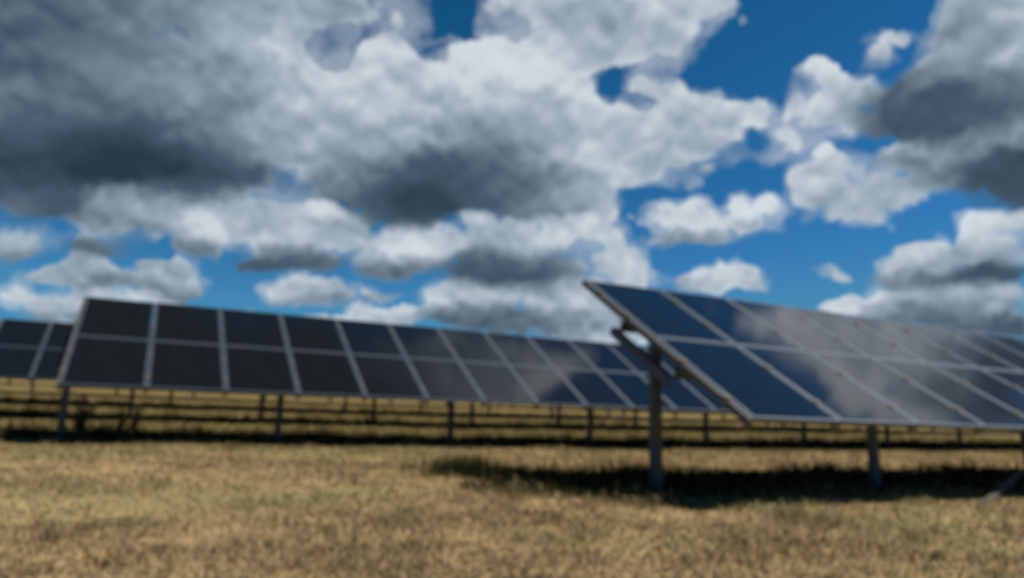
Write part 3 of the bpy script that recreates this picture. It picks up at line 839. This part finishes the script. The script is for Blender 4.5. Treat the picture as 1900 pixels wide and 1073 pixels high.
def blades(name, X, Y, H, Wd, lean, tint):
    """X, Y in module widths, H/Wd in metres; curved two-segment blades in one mesh."""
    n = len(X)
    Z = ground_z(X, Y)*U
    a = rng.random(n)*2*np.pi; fa = rng.random(n)*2*np.pi
    base = np.stack([X*U, Y*U, Z-.01], -1)
    ld = np.stack([np.cos(a), np.sin(a), np.zeros(n)], -1)
    sd = np.stack([np.cos(fa), np.sin(fa), np.zeros(n)], -1)*(Wd/2)[:, None]
    mid = base + ld*(H*np.sin(lean)*.4)[:, None]; mid[:, 2] += H*np.cos(lean*.6)*.55
    tip = base + ld*(H*np.sin(lean)*1.0)[:, None]; tip[:, 2] += H*np.cos(lean)
    V = np.stack([base-sd, base+sd, mid+sd*.8, mid-sd*.8, tip], 1).reshape(-1, 3)
    o5 = np.arange(n)[:, None]*5
    me = bpy.data.meshes.new(name)
    me.vertices.add(5*n); me.vertices.foreach_set('co', V.astype(np.float32).ravel())
    li = np.concatenate([o5+np.array([[0, 1, 2, 3]]), o5+np.array([[3, 2, 4]])], 1).astype(np.int32)
    me.loops.add(7*n); me.loops.foreach_set('vertex_index', li.ravel())
    me.polygons.add(2*n)
    ls = (np.arange(n)[:, None]*7 + np.array([[0, 4]])).astype(np.int32).ravel()
    me.polygons.foreach_set('loop_start', ls); me.polygons.foreach_set('loop_total', np.tile(np.array([4, 3], np.int32), n))
    me.update()
    ca = me.attributes.new('tint', 'FLOAT_COLOR', 'POINT')
    C4 = np.ones((n, 5, 4), np.float32); C4[:, :, :3] = tint[:, None, :]
    ca.data.foreach_set('color', C4.ravel())
    me.materials.append(M_grass)
    return me

TAN = np.array([[.40, .285, .155], [.34, .235, .120], [.44, .34, .20], [.27, .185, .09], [.22, .19, .075], [.30, .25, .11]])*.68
def tint_for(X, Y, green):
    n = len(X)
    k = rng.choice(6, n, p=[.28, .24, .16, .14, .08, .10])
    c = (.55*TAN[k] + .45*TAN.mean(0))*(.88 + .24*rng.random((n, 1)))
    cl_ = np.clip((.45*fbm(X*4.0, Y*4.0, 61) + .55*fbm(X*1.7, Y*1.7, 67) - .5)*4.8, -1, 1)[:, None]
    c = c*(1 + .42*cl_)
    ol = fbm(X*.9, Y*.9, 21)[:, None]; br = fbm(X*1.6+40, Y*1.6, 31)[:, None]
    c = c*(1 - .65*np.clip((ol-.50)*4, 0, 1)) + np.array([[.27, .265, .115]])*.65*np.clip((ol-.50)*4, 0, 1)
    c = c*(1 -   .30*np.clip((br-.54)*5, 0, 1)) + np.array([[.30, .215, .115]])*  .30*np.clip((br-.54)*5, 0, 1)
    fg = np.clip((Y - 8.3)/5.2, 0, 1)[:, None]
    c = c*(1 - fg + fg*np.array([[.80, .82, .66]]))
    green_shade = np.array([[.017, .020, .005]])*(.6+.8*rng.random((n, 1)))  # green grass under the panels, tint darkened to paint in deeper shade
    return c*(1-green[:, None]) + green_shade*green[:, None]
def scatter(n, r0, r1, p):
    """Polar scatter around the photographer over the part of the field that is in view."""
    u = rng.random(n)
    r = (r0**p + u*(r1**p - r0**p))**(1/p)
    a = np.radians(26.8 + (rng.random(n)-.5)*96)
    return r*np.sin(a), r*np.cos(a), r
XS, YS, HS, WS, LS, GS = [], [], [], [], [], []
X, Y, r = scatter(420000, 1.3, 34, .55)
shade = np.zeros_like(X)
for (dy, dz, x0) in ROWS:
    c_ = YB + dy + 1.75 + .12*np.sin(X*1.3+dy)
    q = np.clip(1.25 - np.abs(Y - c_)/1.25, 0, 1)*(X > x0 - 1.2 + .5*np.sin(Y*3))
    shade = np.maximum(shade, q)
lush_shade = np.clip(shade*1.5*(.45 + .9*fbm(X*1.1, Y*1.1, 77)) - .12, 0, 1)  # where grass grows taller and greener and gets the painted shade
grn_shade = (rng.random(len(X)) < lush_shade*.85).astype(float)
hn = .5*fbm(X*1.4, Y*1.4, 5) + .5*np.clip((fbm(X*5, Y*5, 15)-.5)*1.8+.5, 0, 1)
H = (.026 + .075*hn*rng.random(len(X)) + .025*rng.random(len(X)))*(1 + .9*np.clip((hn-.5)*3, 0, 1))
far = np.clip((Y - 8)/3, 0, 1)
H = H*(1 + (1.8 + 1.2*far)*lush_shade*rng.random(len(X)))
Wd = .0055 + .0009*r
lean = np.clip(rng.normal(1.12, .32, len(X)) - .45*grn_shade, .05, 1.5)
tint = tint_for(X, Y, grn_shade)
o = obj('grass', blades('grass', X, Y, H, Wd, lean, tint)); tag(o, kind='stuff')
o['label'] = 'short dry tan grass covering the field, greener, with painted shade, under the panels'

M_weed, t, b = material('weed_leaf')
tc = t.new('ShaderNodeTexCoord').outputs['Object']
t.link(t.ramp(t.noise(tc, 12, 3), [(0.3, (.034, .055, .016)), (0.7, (.10, .125, .042))]), b.inputs['Base Color']); b.inputs['Roughness'].default_value = .6
M_stem, t, b = material('weed_stem'); b.inputs['Base Color'].default_value = (.06, .055, .025, 1); b.inputs['Roughness'].default_value = .8

def tube(bm, pts, r0, r1, n=5):
    rings = []
    for i, p in enumerate(pts):
        rr = r0 + (r1-r0)*i/(len(pts)-1)
        rings.append([bm.verts.new((p[0]+rr*math.cos(2*math.pi*k/n), p[1]+rr*math.sin(2*math.pi*k/n), p[2])) for k in range(n)])
    for a, b_ in zip(rings, rings[1:]):
        for k in range(n): bm.faces.new((a[k], a[(k+1) % n], b_[(k+1) % n], b_[k]))
    bm.faces.new(rings[-1])
def leaf(bm, p, d, L, Wl, droop):
    side = Vector((-d.y, d.x, 0)); 
    if side.length < 1e-3: side = Vector((1, 0, 0))
    side.normalize()
    p = Vector(p); a = p + d*L*.5 + Vector((0, 0, .1*L)); tip = p + d*L - Vector((0, 0, droop*L))
    up_ = Vector((0, 0, .12*Wl))
    v = [bm.verts.new(q) for q in (p, a + side*Wl/2 + up_, tip, a - side*Wl/2 + up_, a)]
    bm.faces.new((v[0], v[1], v[4])); bm.faces.new((v[1], v[2], v[4])); bm.faces.new((v[2], v[3], v[4])); bm.faces.new((v[3], v[0], v[4]))
def weed(x, y, H, n_st, spread, dens, label, leaf_len=.11, seed=0):
    """Upright leafy weed: several stems and many separate leaves."""
    r = random.Random(seed)
    z = float(ground_z(x, y))*U
    root = bpy.data.objects.new('weed', None); COL.objects.link(root); root.location = (x*U, y*U, z - .01)
    bs, bl = bmesh.new(), bmesh.new()
    for s in range(n_st):
        a = r.random()*6.28; sp_ = spread*(.3+.7*r.random()); hh = H*(.6+.4*r.random())
        pts = []
        for i in range(7):
            q = i/6
            pts.append((math.cos(a)*sp_*q**1.4 + r.gauss(0, .006), math.sin(a)*sp_*q**1.4 + r.gauss(0, .006), hh*q))
        tube(bs, pts, .007, .002)
        for i in range(int(dens*hh/.1)):
            q = r.uniform(.06, 1); k = min(int(q*6), 5); f_ = q*6-k
            p = [pts[k][j]*(1-f_)+pts[k+1][j]*f_ for j in range(3)]
            b2 = r.random()*6.28
            d = Vector((math.cos(b2), math.sin(b2), r.uniform(-.1, .8))).normalized()
            leaf(bl, p, d, leaf_len*(1.15-.6*q)*r.uniform(.6, 1.2), leaf_len*.42*r.uniform(.6, 1.2), r.uniform(0, .5))
    obj('stem', mesh_from('weed_stems', bs, M_stem, True), root)
    obj('leaves', mesh_from('weed_leaves', bl, M_weed), root)
    return tag(root, label, 'weed', 'weeds growing by the posts')
def tussock(x, y, H, n, spread, label, seed=0, tintc=(.026, .034, .010)):
    """Clump of long green grass."""
    r = np.random.default_rng(seed)
    X = x + r.normal(0, spread, n); Y = y + r.normal(0, spread*.7, n)
    me = blades('tussock', X, Y, H*(.4+.6*r.random(n)), np.full(n, .010), np.clip(r.normal(.4, .25, n), 0, 1.2), np.array([tintc])*(.6+.8*r.random((n, 1))))
    o = obj('grass_tuft', me)
    return tag(o, label, 'grass tussock', 'tussocks of long green grass')
# weeds beside the posts of the middle row
weed(-.72, 12.0, .72, 9, .26, 8, 'dark leafy weed clump hugging the leftmost post of the middle row', .13, 1)
weed(-.24, 11.8, .70, 4, .16, 8, 'tall thin dark weed, first of the pair right of the leftmost post', .11, 2)
weed(-.04, 12.3, .78, 4, .17, 9, 'tallest dark weed, reaching the lower panel edge right of the leftmost post', .12, 3)
weed(.58, 11.7, .40, 6, .18, 9, 'short bushy weed midway between the first two posts of the middle row', .10, 4)
weed(1.72, 11.5, .26, 8, .2, 9, 'low green weed at the foot of the second post of the middle row', .12, 5)
tussock(3.02, 6.9, .34, 700, .22, 'dark long-grass tussock at the left tip of the nearest shadow', 1)
tussock(3.6, 6.55, .26, 800, .34, 'broad green tussock left of the nearest post', 2)
tussock(4.95, 6.6, .27, 400, .18, 'tussock behind the nearest post, on the edge of the shade', 3)
tussock(7.9, 6.6, .27, 300, .13, 'small tussock right of the second post of the nearest array', 4)
tussock(1.2, 10.2, .10, 260, .30, 'low olive tussock alone in the sunlit dry grass', 5, (.16, .15, .05))

# a weathered pole lying in the shade, one end propped on the third post
m, t, b = material('weathered_wood')
tc = t.new('ShaderNodeTexCoord').outputs['Object']
mp = t.new('ShaderNodeMapping'); mp.inputs['Scale'].default_value = (2, 30, 30); t.link(tc, mp.inputs[0])
t.link(t.ramp(t.noise(mp.outputs[0], 1.0, 5), [(0.3, (.03, .026, .016)), (0.7, (.06, .052, .032))]), b.inputs['Base Color']); b.inputs['Roughness'].default_value = .85
pa = Vector((6.55, 3.90, float(ground_z(6.55, 3.90)) - .02))*U; pb = Vector((9.72, 5.20, -.42))*U
bm = bmesh.new(); box(bm, 0, (pb-pa).length, -.04, .04, -.022, .022, .008)
po = obj('wooden_pole', mesh_from('pole', bm, m), None, pa); po.rotation_euler = (pb-pa).to_track_quat('X', 'Z').to_euler()
tag(po, 'pale wooden pole lying in the shade, propped against the post at the right edge', 'pole')

# ---------------------------------------------------------------- camera
cam = bpy.data.cameras.new('camera'); co = bpy.data.objects.new('camera', cam); COL.objects.link(co)
f_px, yaw, pitch, roll = 1331.8, .4683, .18161, .028846
fwd = Vector((math.sin(yaw)*math.cos(pitch), math.cos(yaw)*math.cos(pitch), math.sin(pitch)))
r0 = Vector((math.cos(yaw), -math.sin(yaw), 0)); u0 = r0.cross(fwd)
rgt = r0*math.cos(roll) + u0*math.sin(roll); upv = -r0*math.sin(roll) + u0*math.cos(roll)
co.matrix_world = Matrix(((rgt.x, upv.x, -fwd.x, 0), (rgt.y, upv.y, -fwd.y, 0), (rgt.z, upv.z, -fwd.z, 0), (0, 0, 0, 1)))
cam.sensor_width = 36; cam.lens = f_px/1900*36
cam.clip_start = .05; cam.clip_end = 3000
cam.dof.use_dof = True; cam.dof.focus_distance = .25; cam.dof.aperture_fstop = FSTOP   # focused far too near, as in the photograph
S.camera = co

S.view_settings.view_transform = 'Standard'; S.view_settings.look = 'None'
S.view_settings.exposure = EXPOSURE; S.view_settings.gamma = 1
S.render.engine = 'CYCLES'
S.cycles.use_denoising = True
S.cycles.max_bounces = 6
